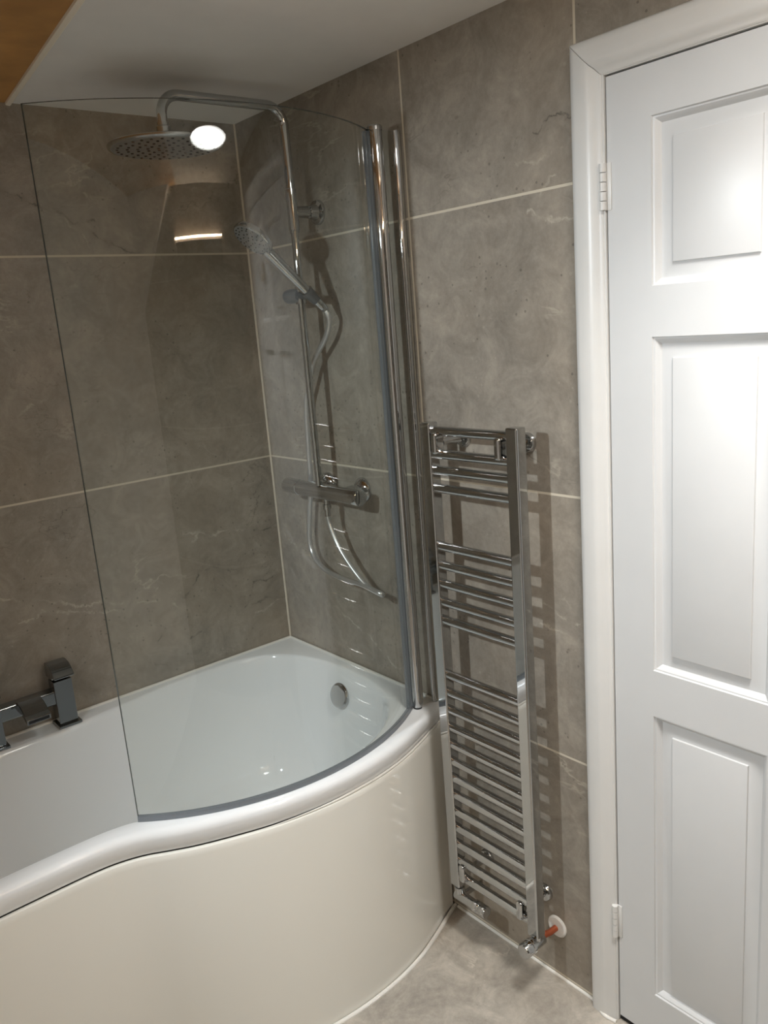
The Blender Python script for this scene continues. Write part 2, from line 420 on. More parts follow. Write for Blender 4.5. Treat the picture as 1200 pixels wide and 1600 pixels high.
# corner grout bead between the two tiled walls
struct('trim_corner', T_([(-0.0005, -0.0005, 0.6), (-0.0005, -0.0005, ZC)], 0.004, 10), m_cream_seal)
# sealant along the floor under the tiled wall
bm = bmesh.new(); tube(bm, crom([(-0.001, -0.72, 0.001), (-0.001, -0.9, 0.001), (-0.001, -1.1, 0.001), (-0.002, -1.168, 0.001), (-0.012, -1.19, 0.002), (-0.022, -1.215, 0.002), (-0.018, -1.243, 0.002)], 5), 0.0042, 10)
struct('trim_floor', bm, m_seal)
# hall side of the doorway: dark gap behind the door and threshold
struct('trim_threshold', B((-0.002, DY1, 0.0005), (0.09, DY0, 0.010), 0.002), m_gap, smooth=False)
struct('wall_hall', B((0.10, DY1-0.1, -0.05), (0.12, DY0+0.1, DTOP+0.1)), m_gap, smooth=False)

# ------------------------------------------------------------------ door frame
ARW = 0.062
def arch_profile():   # (out from opening edge 0 -> ARW, proud of the wall)
    return [(0.0, 0.0), (0.0, 0.010), (0.004, 0.013), (0.012, 0.014), (0.018, 0.019), (0.028, 0.0215), (0.040, 0.021), (0.050, 0.020), (0.058, 0.0185), (ARW, 0.015), (ARW, 0.0)]
def architrave():
    bm = bmesh.new(); pr = arch_profile()
    yi, yo = DY0+0.004, DY1-0.004; zt = DTOP+0.003; g = 0.0007
    C4 = [(yi, 0.0, 1, 0), (yi, zt, 1, 1), (yo, zt, -1, 1), (yo, 0.0, -1, 0)]
    for i in range(3):
        rings = []
        for e, (y, z, sy, sz) in enumerate(C4[i:i+2]):
            gy, gz = 0.0, 0.0
            if sz: gy, gz = ((0, -g), (-g, 0))[0 if i != 1 else 1] if i != 1 else ((-g if e == 0 else g), 0)
            rings.append([bm.verts.new((-h, y+sy*d+gy, z+sz*d+gz)) for d, h in pr])
        a, c = rings
        for k in range(len(pr)-1): bm.faces.new((a[k], a[k+1], c[k+1], c[k]))
        bm.faces.new(a); bm.faces.new(c[::-1])
    return bm
struct('trim_door', architrave(), m_trimp, angle=50)
bm = bmesh.new()
box(bm, (-0.009, DY0, 0.0), (0.10, DY0+0.012, DTOP+0.012), 0.001); box(bm, (-0.009, DY1-0.012, 0.0), (0.10, DY1, DTOP+0.012), 0.001)
box(bm, (-0.009, DY1, DTOP+0.001), (0.10, DY0, DTOP+0.012), 0.001)
struct('trim_lining', bm, m_trimp, smooth=False)

# ------------------------------------------------------------------ door
door = bpy.data.objects.new('door_1', None); C.objects.link(door); door['kind'] = 'structure'
XF = -0.006                                   # front face of the door leaf
LY0, LY1, LZ0, LZ1 = DY0-0.003, DY1+0.003, 0.016, DTOP-0.002
cols = [(-1.334, -1.561), (-1.697, -1.924)]
rows = [(0.128, 0.787), (0.884, 1.524), (1.612, 1.889)]
def leaf():
    bm = bmesh.new()
    ys = sorted({LY0, LY1, *[y for c in cols for y in c]}, reverse=True); zs = sorted({LZ0, LZ1, *[z for r in rows for z in r]})
    hole = lambda y0, y1, z0, z1: any(abs(y0-c[0]) < 1e-6 and abs(y1-c[1]) < 1e-6 for c in cols) and any(abs(z0-r[0]) < 1e-6 and abs(z1-r[1]) < 1e-6 for r in rows)
    grid = {}
    def V(y, z, x):
        k = (round(y, 5), round(z, 5), round(x, 5))
        if k not in grid: grid[k] = bm.verts.new((x, y, z))
        return grid[k]
    for y0, y1 in zip(ys, ys[1:]):
        for z0, z1 in zip(zs, zs[1:]):
            if hole(y0, y1, z0, z1): continue
            bm.faces.new((V(y0, z0, XF), V(y1, z0, XF), V(y1, z1, XF), V(y0, z1, XF)))
    xb = XF+0.038
    oc = [(LY0, LZ0), (LY1, LZ0), (LY1, LZ1), (LY0, LZ1)]
    bm.faces.new([V(y, z, xb) for y, z in oc][::-1])
    for (y0, z0), (y1, z1) in zip(oc, oc[1:]+oc[:1]):
        bm.faces.new((V(y0, z0, XF), V(y1, z1, XF), V(y1, z1, xb), V(y0, z0, xb))) if False else None
    # edges of the leaf, following the grid
    for z0, z1 in zip(zs, zs[1:]):
        for y in (LY0, LY1): bm.faces.new((V(y, z0, XF), V(y, z1, XF), V(y, z1, xb), V(y, z0, xb)))
    for y0, y1 in zip(ys, ys[1:]):
        for z in (LZ0, LZ1): bm.faces.new((V(y0, z, XF), V(y1, z, XF), V(y1, z, xb), V(y0, z, xb)))
    return bm
obj('leaf', leaf(), m_paint, door, smooth=False)
# each raised panel: moulding step, flat, bevel, field
PR = [(0.0, 0.0), (0.0015, 0.0035), (0.004, 0.004), (0.007, 0.0065), (0.010, 0.0105), (0.0125, 0.013), (0.016, 0.0132), (0.0368, 0.0088), (0.0376, 0.0055), (0.0384, 0.0052)]
for c in cols:
    for r in rows:
        bm = bmesh.new(); rings = []
        for d, dep in PR:
            x = XF+dep; y0, y1, z0, z1 = c[0]-d, c[1]+d, r[0]+d, r[1]-d
            rings.append([bm.verts.new((x, y, z)) for y, z in ((y0, z0), (y1, z0), (y1, z1), (y0, z1))])
        for a, q in zip(rings, rings[1:]):
            for k in range(4): bm.faces.new((a[k], a[(k+1) % 4], q[(k+1) % 4], q[k]))
        bm.faces.new(rings[-1])
        obj('raised_panel', bm, m_paint, door, angle=25)
# painted hinges on the jamb
for zc in (1.79, 0.265):
    bm = bmesh.new(); yk = DY0+0.002
    for i in range(5):
        z0 = zc-0.040+i*0.016
        tube(bm, [(-0.013, yk, z0+0.0007), (-0.013, yk, z0+0.0153)], 0.0062, 14)
    box(bm, (-0.0095, yk, zc-0.040), (-0.0075, yk+0.008, zc+0.040), 0.0006)
    box(bm, (-0.0085, yk-0.014, zc-0.040), (-0.0060, yk, zc+0.040), 0.0006)
    obj('hinge', bm, m_trimp, door)

# ------------------------------------------------------------------ bathtub
CX, CY = -0.78, -0.34
O_front = [(-0.0, -0.708), (-0.05, -0.727), (-0.10, -0.748), (-0.19, -0.780), (-0.27, -0.797), (-0.35, -0.804), (-0.43, -0.803), (-0.51, -0.793), (-0.58, -0.777), (-0.65, -0.753),
           (-0.72, -0.725), (-0.77, -0.699), (-0.815, -0.674), (-0.86, -0.659), (-0.91, -0.652), (-1.0, -0.650), (-1.2, -0.650), (-1.45, -0.650), (-1.70, -0.650)]
I_pts = [(-1.60, -0.095), (-1.30, -0.085), (-0.95, -0.081), (-0.78, -0.076), (-0.62, -0.058), (-0.46, -0.038), (-0.32, -0.033), (-0.20, -0.045), (-0.115, -0.095), (-0.063, -0.19),
         (-0.043, -0.30), (-0.043, -0.42), (-0.062, -0.53), (-0.105, -0.615), (-0.18, -0.685), (-0.28, -0.735), (-0.40, -0.752), (-0.52, -0.742), (-0.63, -0.710), (-0.71, -0.668),
         (-0.775, -0.628), (-0.84, -0.605), (-0.95, -0.598), (-1.30, -0.598), (-1.55, -0.590), (-1.64, -0.52), (-1.665, -0.34), (-1.65, -0.17)]
def poly2(pts, n=10, closed=True): return [(v.x, v.y) for v in crom([(x, y, 0) for x, y in pts], n, closed)]
Opoly = [(-0.002, -0.002)] + [(max(min(x, -0.002), -1.70), y) for x, y in poly2(O_front, 10, False)] + [(-1.70, -0.002)]
Ipoly = poly2(I_pts, 10)
def ray_hit(poly, ang):
    dx, dy = math.cos(ang), math.sin(ang); best = None
    for (x0, y0), (x1, y1) in zip(poly, poly[1:]+poly[:1]):
        ex, ey = x1-x0, y1-y0; den = dx*ey-dy*ex
        if abs(den) < 1e-12: continue
        t = ((x0-CX)*ey-(y0-CY)*ex)/den; s = ((x0-CX)*dy-(y0-CY)*dx)/den
        if t > 0 and -1e-9 <= s <= 1+1e-9 and (best is None or t > best): best = t
    return (CX+dx*best, CY+dy*best)
angs = sorted({round(math.atan2(y-CY, x-CX), 6) for x, y in Ipoly[::2]} | {round(math.atan2(y-CY, x-CX), 6) for x, y in Opoly})
A2 = []
for a in angs:
    if not A2 or a-A2[-1] > 0.004 : A2.append(a)
for cx_, cy_ in ((-0.002, -0.002), (-1.70, -0.002), (-1.70, -0.65), (-0.002, -0.7085)):
    a = math.atan2(cy_-CY, cx_-CX)
    j = min(range(len(A2)), key=lambda i: abs(A2[i]-a)); A2[j] = a
OL = [ray_hit(Opoly, a) for a in A2]; IL = [ray_hit(Ipoly, a) for a in A2]
def offs(loop, d):
    n = len(loop); out = []
    for i in range(n):
        x0, y0 = loop[i-2]; x1, y1 = loop[(i+2) % n]; tx, ty = x1-x0, y1-y0; l = math.hypot(tx, ty)
        out.append((loop[i][0]-ty/l*d, loop[i][1]+tx/l*d))
    return out
def clampO(loop):
    return [(min(x, -0.002), min(max(y, -9), -0.002)) for x, y in loop]
RT = 0.613
loops = [(clampO(offs(OL, 0.026)), 0.560), (clampO(offs(OL, 0.010)), 0.560), (clampO(offs(OL, 0.0085)), 0.562), (OL, 0.594), (clampO(offs(OL, 0.0010)), 0.602), (clampO(offs(OL, 0.005)), 0.6085), (clampO(offs(OL, 0.010)), 0.6115), (clampO(offs(OL, 0.016)), RT)]
loops += [(offs(IL, -0.009), RT), (offs(IL, -0.004), RT-0.0015), (offs(IL, 0.0), RT-0.006), (offs(IL, 0.0035), RT-0.016), (offs(IL, 0.007), 0.575), (offs(IL, 0.012), 0.53), (offs(IL, 0.022), 0.45),
          (offs(IL, 0.036), 0.36), (offs(IL, 0.05), 0.30), (offs(IL, 0.068), 0.262), (offs(IL, 0.092), 0.240), (offs(IL, 0.125), 0.228), (offs(IL, 0.165), 0.224)]
bath = thing('bathtub', 'white shower bath with a curved cream front panel in the tiled corner', 'bathtub')
bm = bmesh.new(); rings = []
for li, (lp, z) in enumerate(loops):
    ring = []
    for k, (x, y) in enumerate(lp):
        ox, oy = OL[k]
        if li < 8 and ox > -0.07 and oy < -0.69:         # wall end of the front lip: step straight back
            x, y = ox, oy + (0.026, 0.010, 0.0085, 0.0, 0.0010, 0.005, 0.010, 0.016)[li]; z_ = z
        elif li < 8 and (ox > -0.003 or oy > -0.003):      # the edges against the walls run straight up to the deck
            x, y = (ox, oy); z_ = z if li < 3 else RT - 0.0004*(7-li)
        else: z_ = z
        ring.append(bm.verts.new((x, y, z_)))
    rings.append(ring)
n_ = len(A2)
for a, c in zip(rings, rings[1:]):
    for k in range(n_): bm.faces.new((a[k], a[(k+1) % n_], c[(k+1) % n_], c[k]))
cv = bm.verts.new((CX, CY, 0.222))
for k in range(n_): bm.faces.new((rings[-1][k], rings[-1][(k+1) % n_], cv))
obj('shell', bm, m_acryl, bath, angle=48)
# front panel
Fpath = [(x, y, 0.0) for x, y in poly2(O_front, 10, False)]
bm = bmesh.new()
sweep_strip(bm, [(min(x, -0.003), y, 0) for x, y, z in Fpath], [(0.006, 0.002), (0.002, 0.540), (0.0025, 0.549), (0.0045, 0.5535), (0.008, 0.555), (0.016, 0.555), (0.016, 0.002)][::-1])
obj('front_panel', bm, m_panel, bath, angle=40)
bm = bmesh.new(); tube(bm, [(min(x, -0.003), y-0.001, 0.001) for x, y, z in Fpath], 0.0055, 10)
struct('trim_bath_floor', bm, m_seal)
# bead under the lip on the shower end
bp_ = [(min(x, -0.004), y+0.0075, 0.5580) for x, y, z in Fpath if x > -0.60]
bm = bmesh.new(); tube(bm, bp_, [0.0030*min(1.0, (len(bp_)-i)/30) for i in range(len(bp_))], 8)
obj('lip_bead', bm, m_seal, bath)
# black strip that paints in the shade of the gap under the lip
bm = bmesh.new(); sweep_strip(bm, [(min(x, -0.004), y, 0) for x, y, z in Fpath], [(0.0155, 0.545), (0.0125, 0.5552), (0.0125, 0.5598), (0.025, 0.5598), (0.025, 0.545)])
obj('gap_shade_strip', bm, m_gap, bath)
# sealant along both walls
bm = bmesh.new(); tube(bm, [(-0.0048, -0.684, RT+0.001), (-0.0048, -0.35, RT+0.001), (-0.0048, -0.0048, RT+0.001), (-0.9, -0.0048, RT+0.001), (-1.70, -0.0048, RT+0.001)], 0.0045, 10)
obj('wall_sealant', bm, m_seal, bath)
# overflow cover on the shower end
ov = Vector((-0.052, -0.332, 0.530))
bm = lathe([(0.0, 0.024), (0.006, 0.027), (0.007, 0.036), (0.012, 0.0365), (0.0145, 0.034), (0.0155, 0.029), (0.0155, 0.0)], ov, (-1, -0.10, 0.30), 40)
obj('overflow_cover', bm, m_chrome, bath)

# ------------------------------------------------------------------ shower screen
SC = (-0.405, -0.192); SR = 0.587
screen = thing('shower_screen', 'curved clear glass shower screen with chrome post standing on the bath rim', 'shower screen')
a0 = math.atan2(-0.626-SC[1], -0.800-SC[0]); a1 = math.atan2(-0.677-SC[1], -0.080-SC[0])
if a0 > 0: a0 -= 2*PI
NA = 48
def arc(r, k): 
    a = a0+(a1-a0)*k/NA
    return SC[0]+r*math.cos(a), SC[1]+r*math.sin(a)
ZG0, ZG1 = 0.622, 1.998
bm = bmesh.new()
R = [[bm.verts.new((*arc(r, k), z)) for k in range(NA+1)] for r, z in ((SR, ZG0), (SR, ZG1), (SR-0.006, ZG1), (SR-0.006, ZG0))]
for j in range(4):
    a, c = R[j], R[(j+1) % 4]
    for k in range(NA):
        f = bm.faces.new((a[k], a[k+1], c[k+1], c[k])); f.material_index = 0 if j in (0, 2) else 1
for k in (0, NA):
    f = bm.faces.new([R[j][k] for j in range(4)]); f.material_index = 1
obj('glass_pane', bm, [m_glass, m_edge], screen, angle=50)
bm = bmesh.new()
sweep_strip(bm, [(*arc(SR-0.003, k), 0.0) for k in range(NA+1)], [(-0.005, 0.6135), (-0.0042, 0.625), (0.0042, 0.625), (0.005, 0.6135)])
obj('bottom_seal', bm, m_gseal, screen, angle=50)
bm = bmesh.new()
ex, ey = arc(SR-0.003, NA)
bm2 = B((ex-0.010, ey-0.005, 0.618), (ex+0.004, ey+0.006, 1.996), 0.002)
obj('hinge_seal', bm2, m_gseal, screen); bm.free()
PX, PY = -0.066, -0.688
bm = lathe([(0.6185, 0.010), (0.6185, 0.0125), (0.64, 0.0155), (1.995, 0.0155)], (PX, PY, 0), (0, 0, 1), 28)
obj('pivot_post', bm, m_chrome, screen)
obj('post_cap', lathe([(1.995, 0.0168), (2.003, 0.0168), (2.006, 0.0145), (2.006, 0.0)], (PX, PY, 0), (0, 0, 1), 28), m_chrome2, screen)
obj('post_foot', lathe([(0.6135, 0.011), (0.6185, 0.0115)], (PX, PY, 0), (0, 0, 1), 24), m_dark, screen)
obj('clear_strip', B((-0.052, -0.696, 0.618), (-0.016, -0.692, 1.996)), m_strip, screen, smooth=False)
bm = bmesh.new()
prof = [(-0.001, -0.690), (-0.015, -0.6895), (-0.0185, -0.691), (-0.020, -0.6945), (-0.0185, -0.698), (-0.015, -0.6995), (-0.008, -0.700), (-0.001, -0.700)]
lo = [bm.verts.new((x, y, 0.6145)) for x, y in prof]; hi = [bm.verts.new((x, y, 1.998)) for x, y in prof]
bm.faces.new(lo[::-1]); bm.faces.new(hi)
for i in range(len(prof)): bm.faces.new((lo[i], lo[(i+1) % 8], hi[(i+1) % 8], hi[i]))
obj('wall_channel', bm, m_chrome, screen, angle=50)

# ------------------------------------------------------------------ thermostatic shower
RX, RY = -0.080, -0.362
shower = thing('shower_mixer', 'chrome wall shower with rain head, riser rail and bar valve above the bath', 'shower')
VX, VZ = -0.072, 1.150
# bar valve: body plus a turning handle at each end
bm = lathe([(-0.115, 0.0), (-0.115, 0.0215), (0.105, 0.0215), (0.105, 0.0)], (VX, -0.372, VZ), (0, -1, 0), 32)
obj('valve_body', bm, m_chrome, shower)
bm = lathe([(0.0, 0.0205), (0.002, 0.0225), (0.062, 0.0225), (0.068, 0.021), (0.071, 0.017), (0.071, 0.0)], (VX, -0.259, VZ), (0, 1, 0), 32)
kb = obj('valve_handle', bm, m_chrome, shower)
bm = lathe([(0.0, 0.0205), (0.002, 0.0225), (0.050, 0.0225), (0.055, 0.021), (0.057, 0.018), (0.057, 0.0)], (VX, -0.475, VZ), (0, -1, 0), 32)
obj('valve_handle', bm, m_chrome, shower)
for yy in (-0.297, -0.452):
    bm = lathe([(0.0, 0.034), (0.004, 0.034), (0.009, 0.031), (0.016, 0.022), (0.018, 0.0165), (0.034, 0.0165), (0.035, 0.019), (0.052, 0.019), (0.060, 0.016)], (0, yy, VZ), (-1, 0, 0), 36)
    obj('wall_flange', bm, m_chrome, shower)
# riser and overhead arm in one bent tube
AX, AZ = -0.405, 2.116
path = [(RX, RY, VZ+0.018), (RX, RY, 1.5), (RX, RY, 1.84)]
bm = T_(path, 0.0095, 20); obj('slide_rail', bm, m_chrome, shower)
rb = 0.045; path = [(RX, RY, 1.82), (RX, RY, 1.95), (RX, RY, AZ-rb)]
for k in range(1, 9):
    a = PI/2*k/8; path.append((RX-rb+rb*math.cos(a), RY, AZ-rb+rb*math.sin(a)))
path += [(RX-0.15, RY, AZ), (AX+rb+0.05, RY, AZ), (AX+rb, RY, AZ)]
for k in range(1, 9):
    a = PI/2*k/8; path.append((AX+rb-rb*math.sin(a), RY, AZ-rb+rb*math.cos(a)))
path.append((AX, RY, 2.045))
obj('overhead_arm', T_(path, 0.0118, 20), m_chrome, shower)
obj('rail_joint', lathe([(1.826, 0.0122), (1.828, 0.0138), (1.925, 0.0138), (1.927, 0.0122)], (RX, RY, 0), (0, 0, 1), 24), m_chrome, shower)
bm = lathe([(0.0, 0.031), (0.004, 0.031), (0.008, 0.029), (0.011, 0.020), (0.030, 0.0155), (0.032, 0.0125), (0.036, 0.0125), (0.037, 0.015), (0.072, 0.013)], (0, RY, 1.872), (-1, 0, 0), 36)
obj('wall_bracket', bm, m_chrome, shower)
# rain head
HZ = 2.010
head = obj('rain_head', lathe([(0.0, 0.0), (0.0, 0.1245), (0.003, 0.1275), (0.0065, 0.1275), (0.009, 0.124), (0.013, 0.08), (0.017, 0.030), (0.018, 0.022)], (AX, RY, HZ-0.008), (0, 0, 1), 64), m_chrome2, shower)
obj('face_plate', lathe([(0.0, 0.0), (0.0, 0.119), (0.0012, 0.120)], (AX, RY, HZ-0.0092), (0, 0, 1), 64), m_face, head)
obj('ball_joint', lathe([(0.008, 0.021), (0.020, 0.021), (0.022, 0.0165), (0.036, 0.0165), (0.038, 0.0135), (0.045, 0.0135)], (AX, RY, HZ), (0, 0, 1), 28), m_chrome2, head)
noz = None
for ring, (rr, cnt) in enumerate(((0.018, 6), (0.040, 12), (0.062, 18), (0.084, 24), (0.106, 30))):
    for k in range(cnt):
        a = 2*PI*(k+0.5*(ring % 2))/cnt
        loc = (AX+rr*math.cos(a), RY+rr*math.sin(a), HZ-0.0090)
        if noz is None:
            noz = obj('nozzle', lathe([(0.0, 0.0036), (0.0022, 0.0030), (0.0026, 0.0)], (0, 0, 0), (0, 0, -1), 8), m_dark, head); noz.location = loc
        else: dup(noz, head, loc)
# slider on the rail
bm = lathe([(-0.016, 0.0), (-0.016, 0.009), (-0.014, 0.0165), (-0.010, 0.0185), (0.038, 0.0185), (0.044, 0.017), (0.047, 0.013), (0.047, 0.0)], (RX-0.004, RY+0.008, 1.668), (0, 1, 0), 28)
bm2 = lathe([(-0.022, 0.014), (0.022, 0.014)], (RX, RY, 1.668), (0, 0, 1), 24)
sl = obj('slider', bm, m_grey, shower)
obj('slider_collar', bm2, m_chrome, sl)
HS0 = Vector((-0.095, -0.432, 1.662)); hd = Vector((-0.735, 0.0, 0.678)).normalized()
bm = lathe([(-0.018, 0.0125), (0.020, 0.0155), (0.020, 0.0135), (-0.018, 0.0110)], HS0, hd, 24)
tube(bm, [(RX-0.006, RY-0.010, 1.668), (HS0.x+0.004, HS0.y+0.012, 1.664)], 0.010, 14)
obj('cradle', bm, m_grey, sl)
# outlet under the valve
bm = lathe([(0.0, 0.011), (0.006, 0.011), (0.007, 0.009), (0.016, 0.009), (0.017, 0.0115), (0.030, 0.0115), (0.031, 0.0085), (0.050, 0.0080)], (VX+0.004, -0.372, VZ-0.019), (0, 0, -1), 20)
obj('hose_outlet', bm, m_chrome, shower)

# ------------------------------------------------------------------ hand shower and hose
hand = thing('hand_shower', 'chrome hand shower with dotted spray face held in the rail slider', 'hand shower')
pts = [HS0-hd*0.030, HS0-hd*0.01, HS0+hd*0.03, HS0+hd*0.09, HS0+hd*0.14, HS0+hd*0.165]
obj('handle', T_(crom(pts, 4), [0.0105+0.0035*min(1, i/14) for i in range(21)], 20), m_chrome, hand)
fn = Vector((-0.678, 0.0, -0.735)).normalized()       # way the spray face looks
HC = HS0+hd*0.205 - fn*0.002
bm = lathe([(-0.014, 0.0), (-0.014, 0.018), (-0.010, 0.036), (-0.004, 0.0475), (0.003, 0.0505), (0.008, 0.0505), (0.010, 0.049)], HC, fn, 44)
hh = obj('spray_head', bm, m_chrome, hand)
obj('spray_face', lathe([(0.008, 0.0485), (0.0108, 0.047), (0.0112, 0.0)], HC, fn, 40), m_face, hh)
ny = Vector((0, 1, 0)); q = fn.to_track_quat('Z', 'Y').to_matrix().to_4x4()
hn = None
for ring, (rr, cnt) in enumerate(((0.010, 5), (0.022, 10), (0.034, 15), (0.042, 18))):
    for k in range(cnt):
        a = 2*PI*(k+0.4*ring)/cnt
        p = HC + fn*0.0108 + (hd*math.cos(a)+ny*math.sin(a))*rr
        mt = Matrix.Translation(p) @ q
        if hn is None:
            hn = obj('nozzle', lathe([(0.0, 0.0019), (0.0016, 0.0015), (0.0018, 0.0)], (0, 0, 0), (0, 0, 1), 8), m_dark, hh); hn.matrix_local = mt
        else: dup(hn, hh, mat=mt)
obj('swivel_nut', lathe([(0.0, 0.0105), (0.004, 0.0112), (0.022, 0.0095), (0.026, 0.0075)], HS0-hd*0.028, -hd, 20), m_chrome, hand)
hp = [HS0-hd*0.05, (-0.050, -0.436, 1.600), (-0.048, -0.412, 1.56), (-0.044, -0.345, 1.50), (-0.040, -0.300, 1.43), (-0.037, -0.275, 1.38), (-0.034, -0.262, 1.27), (-0.033, -0.252, 1.15), (-0.034, -0.232, 1.06),
      (-0.036, -0.222, 0.985), (-0.040, -0.243, 0.935), (-0.048, -0.310, 0.908), (-0.055, -0.40, 0.902), (-0.060, -0.48, 0.905), (-0.064, -0.548, 0.900), (-0.060, -0.568, 0.895), (-0.054, -0.558, 0.891),
      (-0.058, -0.505, 0.905), (-0.063, -0.455, 0.945), (-0.066, -0.405, 1.000), (-0.068, -0.378, 1.055), (VX+0.004, -0.372, 1.085)]
obj('hose', T_(crom(hp, 8), 0.0072, 14), m_hose, hand)

# ------------------------------------------------------------------ bath filler tap
tap = thing('bath_filler_tap', 'square dark chrome bath filler with flat spout on the back rim of the bath', 'tap')
TY = -0.040
def pillar(xc):
    bm = bmesh.new(); box(bm, (xc-0.024, TY-0.021, RT+0.008), (xc+0.024, TY+0.021, 0.742), 0.0025)
    p = obj('pillar', bm, m_tap, tap)
    obj('base_plate', B((xc-0.030, TY-0.031, RT+0.0003), (xc+0.030, TY+0.027, RT+0.008), 0.002), m_tap, p)
    # lever: curved slab that overhangs the front
    bm = bmesh.new(); sec = [(0.026, 0.748), (0.026, 0.785), (0.010, 0.787), (-0.012, 0.783), (-0.030, 0.772), (-0.043, 0.757), (-0.041, 0.753), (-0.024, 0.757), (-0.020, 0.748)]
    A = [bm.verts.new((xc-0.026, TY+y, z)) for y, z in sec]; Bv = [bm.verts.new((xc+0.026, TY+y, z)) for y, z in sec]
    bm.faces.new(A[::-1]); bm.faces.new(Bv)
    for i in range(len(sec)): bm.faces.new((A[i], A[(i+1) % len(sec)], Bv[(i+1) % len(sec)], Bv[i]))
    bmesh.ops.bevel(bm, geom=bm.edges[:], offset=0.0012, segments=1, affect='EDGES')
    obj('lever', bm, m_tap, p, angle=25)
pillar(-0.742); pillar(-0.925)
obj('bridge', B((-0.906, TY-0.017, 0.678), (-0.761, TY+0.019, 0.717), 0.006, 3), m_tap, tap)
bm = bmesh.new(); xs = (-0.861, -0.803)
sec = [(0.0, 0.717), (-0.022, 0.721), (-0.050, 0.715), (-0.078, 0.702), (-0.090, 0.694), (-0.089, 0.680), (-0.074, 0.686), (-0.048, 0.699), (-0.018, 0.697), (0.0, 0.692)]
A = [bm.verts.new((xs[0], TY+y, z)) for y, z in sec]; Bv = [bm.verts.new((xs[1], TY+y, z)) for y, z in sec]
bm.faces.new(A[::-1]); bm.faces.new(Bv)
for i in range(len(sec)): bm.faces.new((A[i], A[(i+1) % len(sec)], Bv[(i+1) % len(sec)], Bv[i]))
bmesh.ops.bevel(bm, geom=bm.edges[:], offset=0.0012, segments=1, affect='EDGES')
sp = obj('spout', bm, m_tap, tap, angle=25)
bm = bmesh.new(); v4 = [bm.verts.new(c) for c in ((xs[0]+0.004, TY-0.0910, 0.6905), (xs[1]-0.004, TY-0.0910, 0.6905), (xs[1]-0.004, TY-0.0904, 0.6838), (xs[0]+0.004, TY-0.0904, 0.6838))]
r_ = bmesh.ops.extrude_face_region(bm, geom=[bm.faces.new(v4)])
for g in r_['geom']:
    if isinstance(g, bmesh.types.BMVert): g.co.y += 0.006
obj('water_slot', bm, m_dark, sp, smooth=False)

# ------------------------------------------------------------------ towel radiator
rad = thing('towel_radiator', 'tall chrome ladder towel radiator on the tiled wall beside the door', 'radiator')
UX0, UX1 = -0.093, -0.063
def upright(y0, y1):
    obj('upright', B((UX0, y0, 0.165), (UX1, y1, 1.360), 0.004, 3), m_chrome, rad)
upright(-0.828, -0.797); upright(-1.084, -1.053)
zs_ = [1.341, 1.289, 1.252, 1.210] + [1.073-0.0455*i for i in range(5)] + [0.752-0.0464*i for i in range(12)] + [0.196]
rail = None
for z in zs_:
    if rail is None:
        rail = obj('rail', T_([(-0.079, -0.822, 0), (-0.079, -1.059, 0)], 0.011, 20), m_chrome, rad); rail.location = (0, 0, z)
    else: dup(rail, rad, (0, 0, z))
# wall brackets: clamp between two rails, stem, rose on the wall
for (y, z) in ((-0.845, 1.315), (-1.034, 1.315), (-0.845, 0.220), (-1.034, 0.220)):
    bm = B((-0.100, y-0.009, z-0.024), (-0.070, y+0.009, z+0.024), 0.006, 3)
    br = obj('wall_bracket', bm, m_chrome, rad)
    obj('stem', T_([(-0.072, y, z), (-0.006, y, z)], 0.009, 18), m_chrome, br)
    obj('rose', lathe([(0.0, 0.022), (0.005, 0.022), (0.010, 0.019), (0.012, 0.011)], (0, y, z), (-1, 0, 0), 28), m_chrome, br)
# valves under each upright
def valve(y, hx, hy, name):
    x = -0.078; z = 0.132
    bm = lathe([(0.0, 0.011), (0.010, 0.011), (0.011, 0.0135), (0.028, 0.0135), (0.029, 0.010), (0.040, 0.010)], (x, y, z), (0, 0, 1), 20)
    tube(bm, [(x, y+hy*-0.012, z), (x, y+hy*0.052, z)], 0.0130, 20)
    v = obj('valve', bm, m_chrome, rad)
    bm = lathe([(0.052, 0.0125), (0.054, 0.0155), (0.070, 0.0155), (0.0715, 0.0145), (0.073, 0.0155), (0.090, 0.0155), (0.094, 0.0140), (0.094, 0.0)], (x, y, z), (0, hy, 0), 24)
    obj('valve_cap', bm, m_chrome, v)
valve(-0.815, 0, -1, 'l')
x, y, z = -0.078, -1.068, 0.146
bm = lathe([(0.0, 0.011), (0.006, 0.011), (0.007, 0.0135), (0.022, 0.0135), (0.0205, 0.0115), (0.022, 0.010)], (x, y, z), (0, 0, 1), 20)
tube(bm, [(x+0.018, y, z), (x-0.016, y, z)], 0.0155, 20)
v = obj('valve', bm, m_chrome, rad)
obj('valve_cap', lathe([(0.016, 0.013), (0.017, 0.018), (0.024, 0.018), (0.025, 0.0168), (0.0265, 0.018), (0.044, 0.018), (0.048, 0.016), (0.048, 0.0)], (x, y, z), (-1, 0, 0), 26), m_chrome, v)
obj('feed_pipe', T_(crom([(x+0.016, y, z), (-0.045, y, z), (-0.030, y, z-0.004), (-0.004, y, z-0.005)], 5), 0.0075, 16), m_copper, rad)
obj('pipe_collar', lathe([(0.0, 0.027), (0.003, 0.027), (0.006, 0.024), (0.008, 0.012)], (0, y, z-0.004), (-1, 0, 0), 30), m_whitep, rad)
obj('feed_pipe', T_(crom([(-0.078, -0.815, 0.128), (-0.045, -0.815, 0.128), (-0.004, -0.815, 0.126)], 5), 0.0075, 16), m_chrome2, rad)

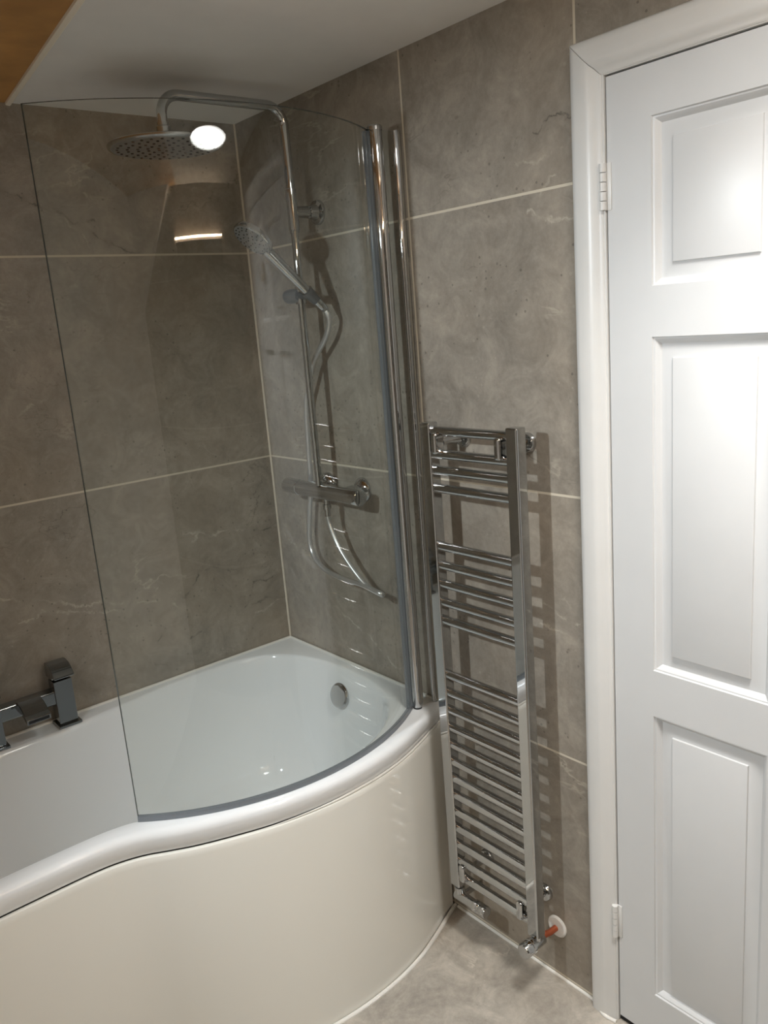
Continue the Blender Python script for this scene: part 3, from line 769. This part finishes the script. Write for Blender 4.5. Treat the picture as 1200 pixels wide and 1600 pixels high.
# ------------------------------------------------------------------ lamps and things behind the camera, seen in the screen's reflections
lamp = thing('ceiling_light', 'round white flush ceiling light mirrored in the shower screen', 'ceiling light')
LX, LY = -0.418, -1.775
obj('rim', lathe([(0.0, 0.172), (0.014, 0.172), (0.016, 0.165), (0.013, 0.163), (0.010, 0.163), (0.0, 0.163)], (LX, LY, ZC), (0, 0, -1), 48), m_whitep, lamp)
obj('diffuser', lathe([(0.0, 0.163), (0.012, 0.163), (0.015, 0.150), (0.016, 0.0)], (LX, LY, ZC), (0, 0, -1), 48), m_ceil_l, lamp)
al = bpy.data.lights.new('ceiling_light_beam', 'AREA'); al.shape = 'DISK'; al.size = 0.31
al.energy = CEIL_LIGHT[2]; al.color = CEIL_LIGHT[0]; al.spread = CEIL_LIGHT[3]
ao = bpy.data.objects.new('light_beam', al); C.objects.link(ao); ao.parent = lamp; ao.location = (LX, LY, ZC-0.018)
wl = thing('wall_spotlight', 'small round cool white spotlight on the left painted wall', 'spotlight')
SP = Vector((XL+0.075, -0.98, 1.90)); sd = (Vector((0.0, -0.97, 0.90))-SP).normalized()
obj('base', lathe([(0.0, 0.035), (0.012, 0.035), (0.014, 0.030), (0.016, 0.008), (0.045, 0.008)], (XL, -0.98, 1.90), (1, 0, 0), 28), m_whitep, wl)
obj('shade', lathe([(-0.045, 0.0), (-0.045, 0.026), (-0.040, 0.030), (0.030, 0.034), (0.030, 0.030), (0.002, 0.028), (0.002, 0.0)], SP, sd, 28), m_whitep, wl)
obj('lens', lathe([(0.003, 0.027), (0.006, 0.025), (0.007, 0.0)], SP, sd, 28), m_wall_lm, wl)
spl = bpy.data.lights.new('spot_beam', 'SPOT'); spl.energy = WALL_LIGHT[1]; spl.color = WALL_LIGHT[0]
spl.spot_size = math.radians(88); spl.spot_blend = 0.75; spl.shadow_soft_size = 0.036
so = bpy.data.objects.new('spot_beam', spl); C.objects.link(so); so.parent = wl; so.location = SP+sd*0.034
so.rotation_euler = sd.to_track_quat('-Z', 'Y').to_euler()
mir = thing('wall_mirror', 'wide wall mirror with a warm light strip along its top edge', 'mirror')
obj('mirror_glass', B((-1.02, YE, 1.28), (-0.31, YE+0.020, 1.95), 0.002), m_mirror, mir, smooth=False)
obj('light_strip', B((-1.03, YE, 1.960), (-0.30, YE+0.022, 1.967), 0.002), m_strip_l, mir, smooth=False)
hk = thing('coat_hook', 'brass coat hook on the white door, mirrored in the shower screen', 'hook')
HY, HZZ = -1.735, 1.762
obj('hook_plate', B((XF-0.003, HY-0.009, HZZ-0.035), (XF, HY+0.009, HZZ+0.030), 0.001), m_brass, hk)
obj('hook_arm', T_(crom([(XF-0.002, HY, HZZ), (XF-0.020, HY, HZZ-0.020), (XF-0.036, HY, HZZ-0.018), (XF-0.042, HY, HZZ+0.004)], 5), 0.004, 10), m_brass, hk)
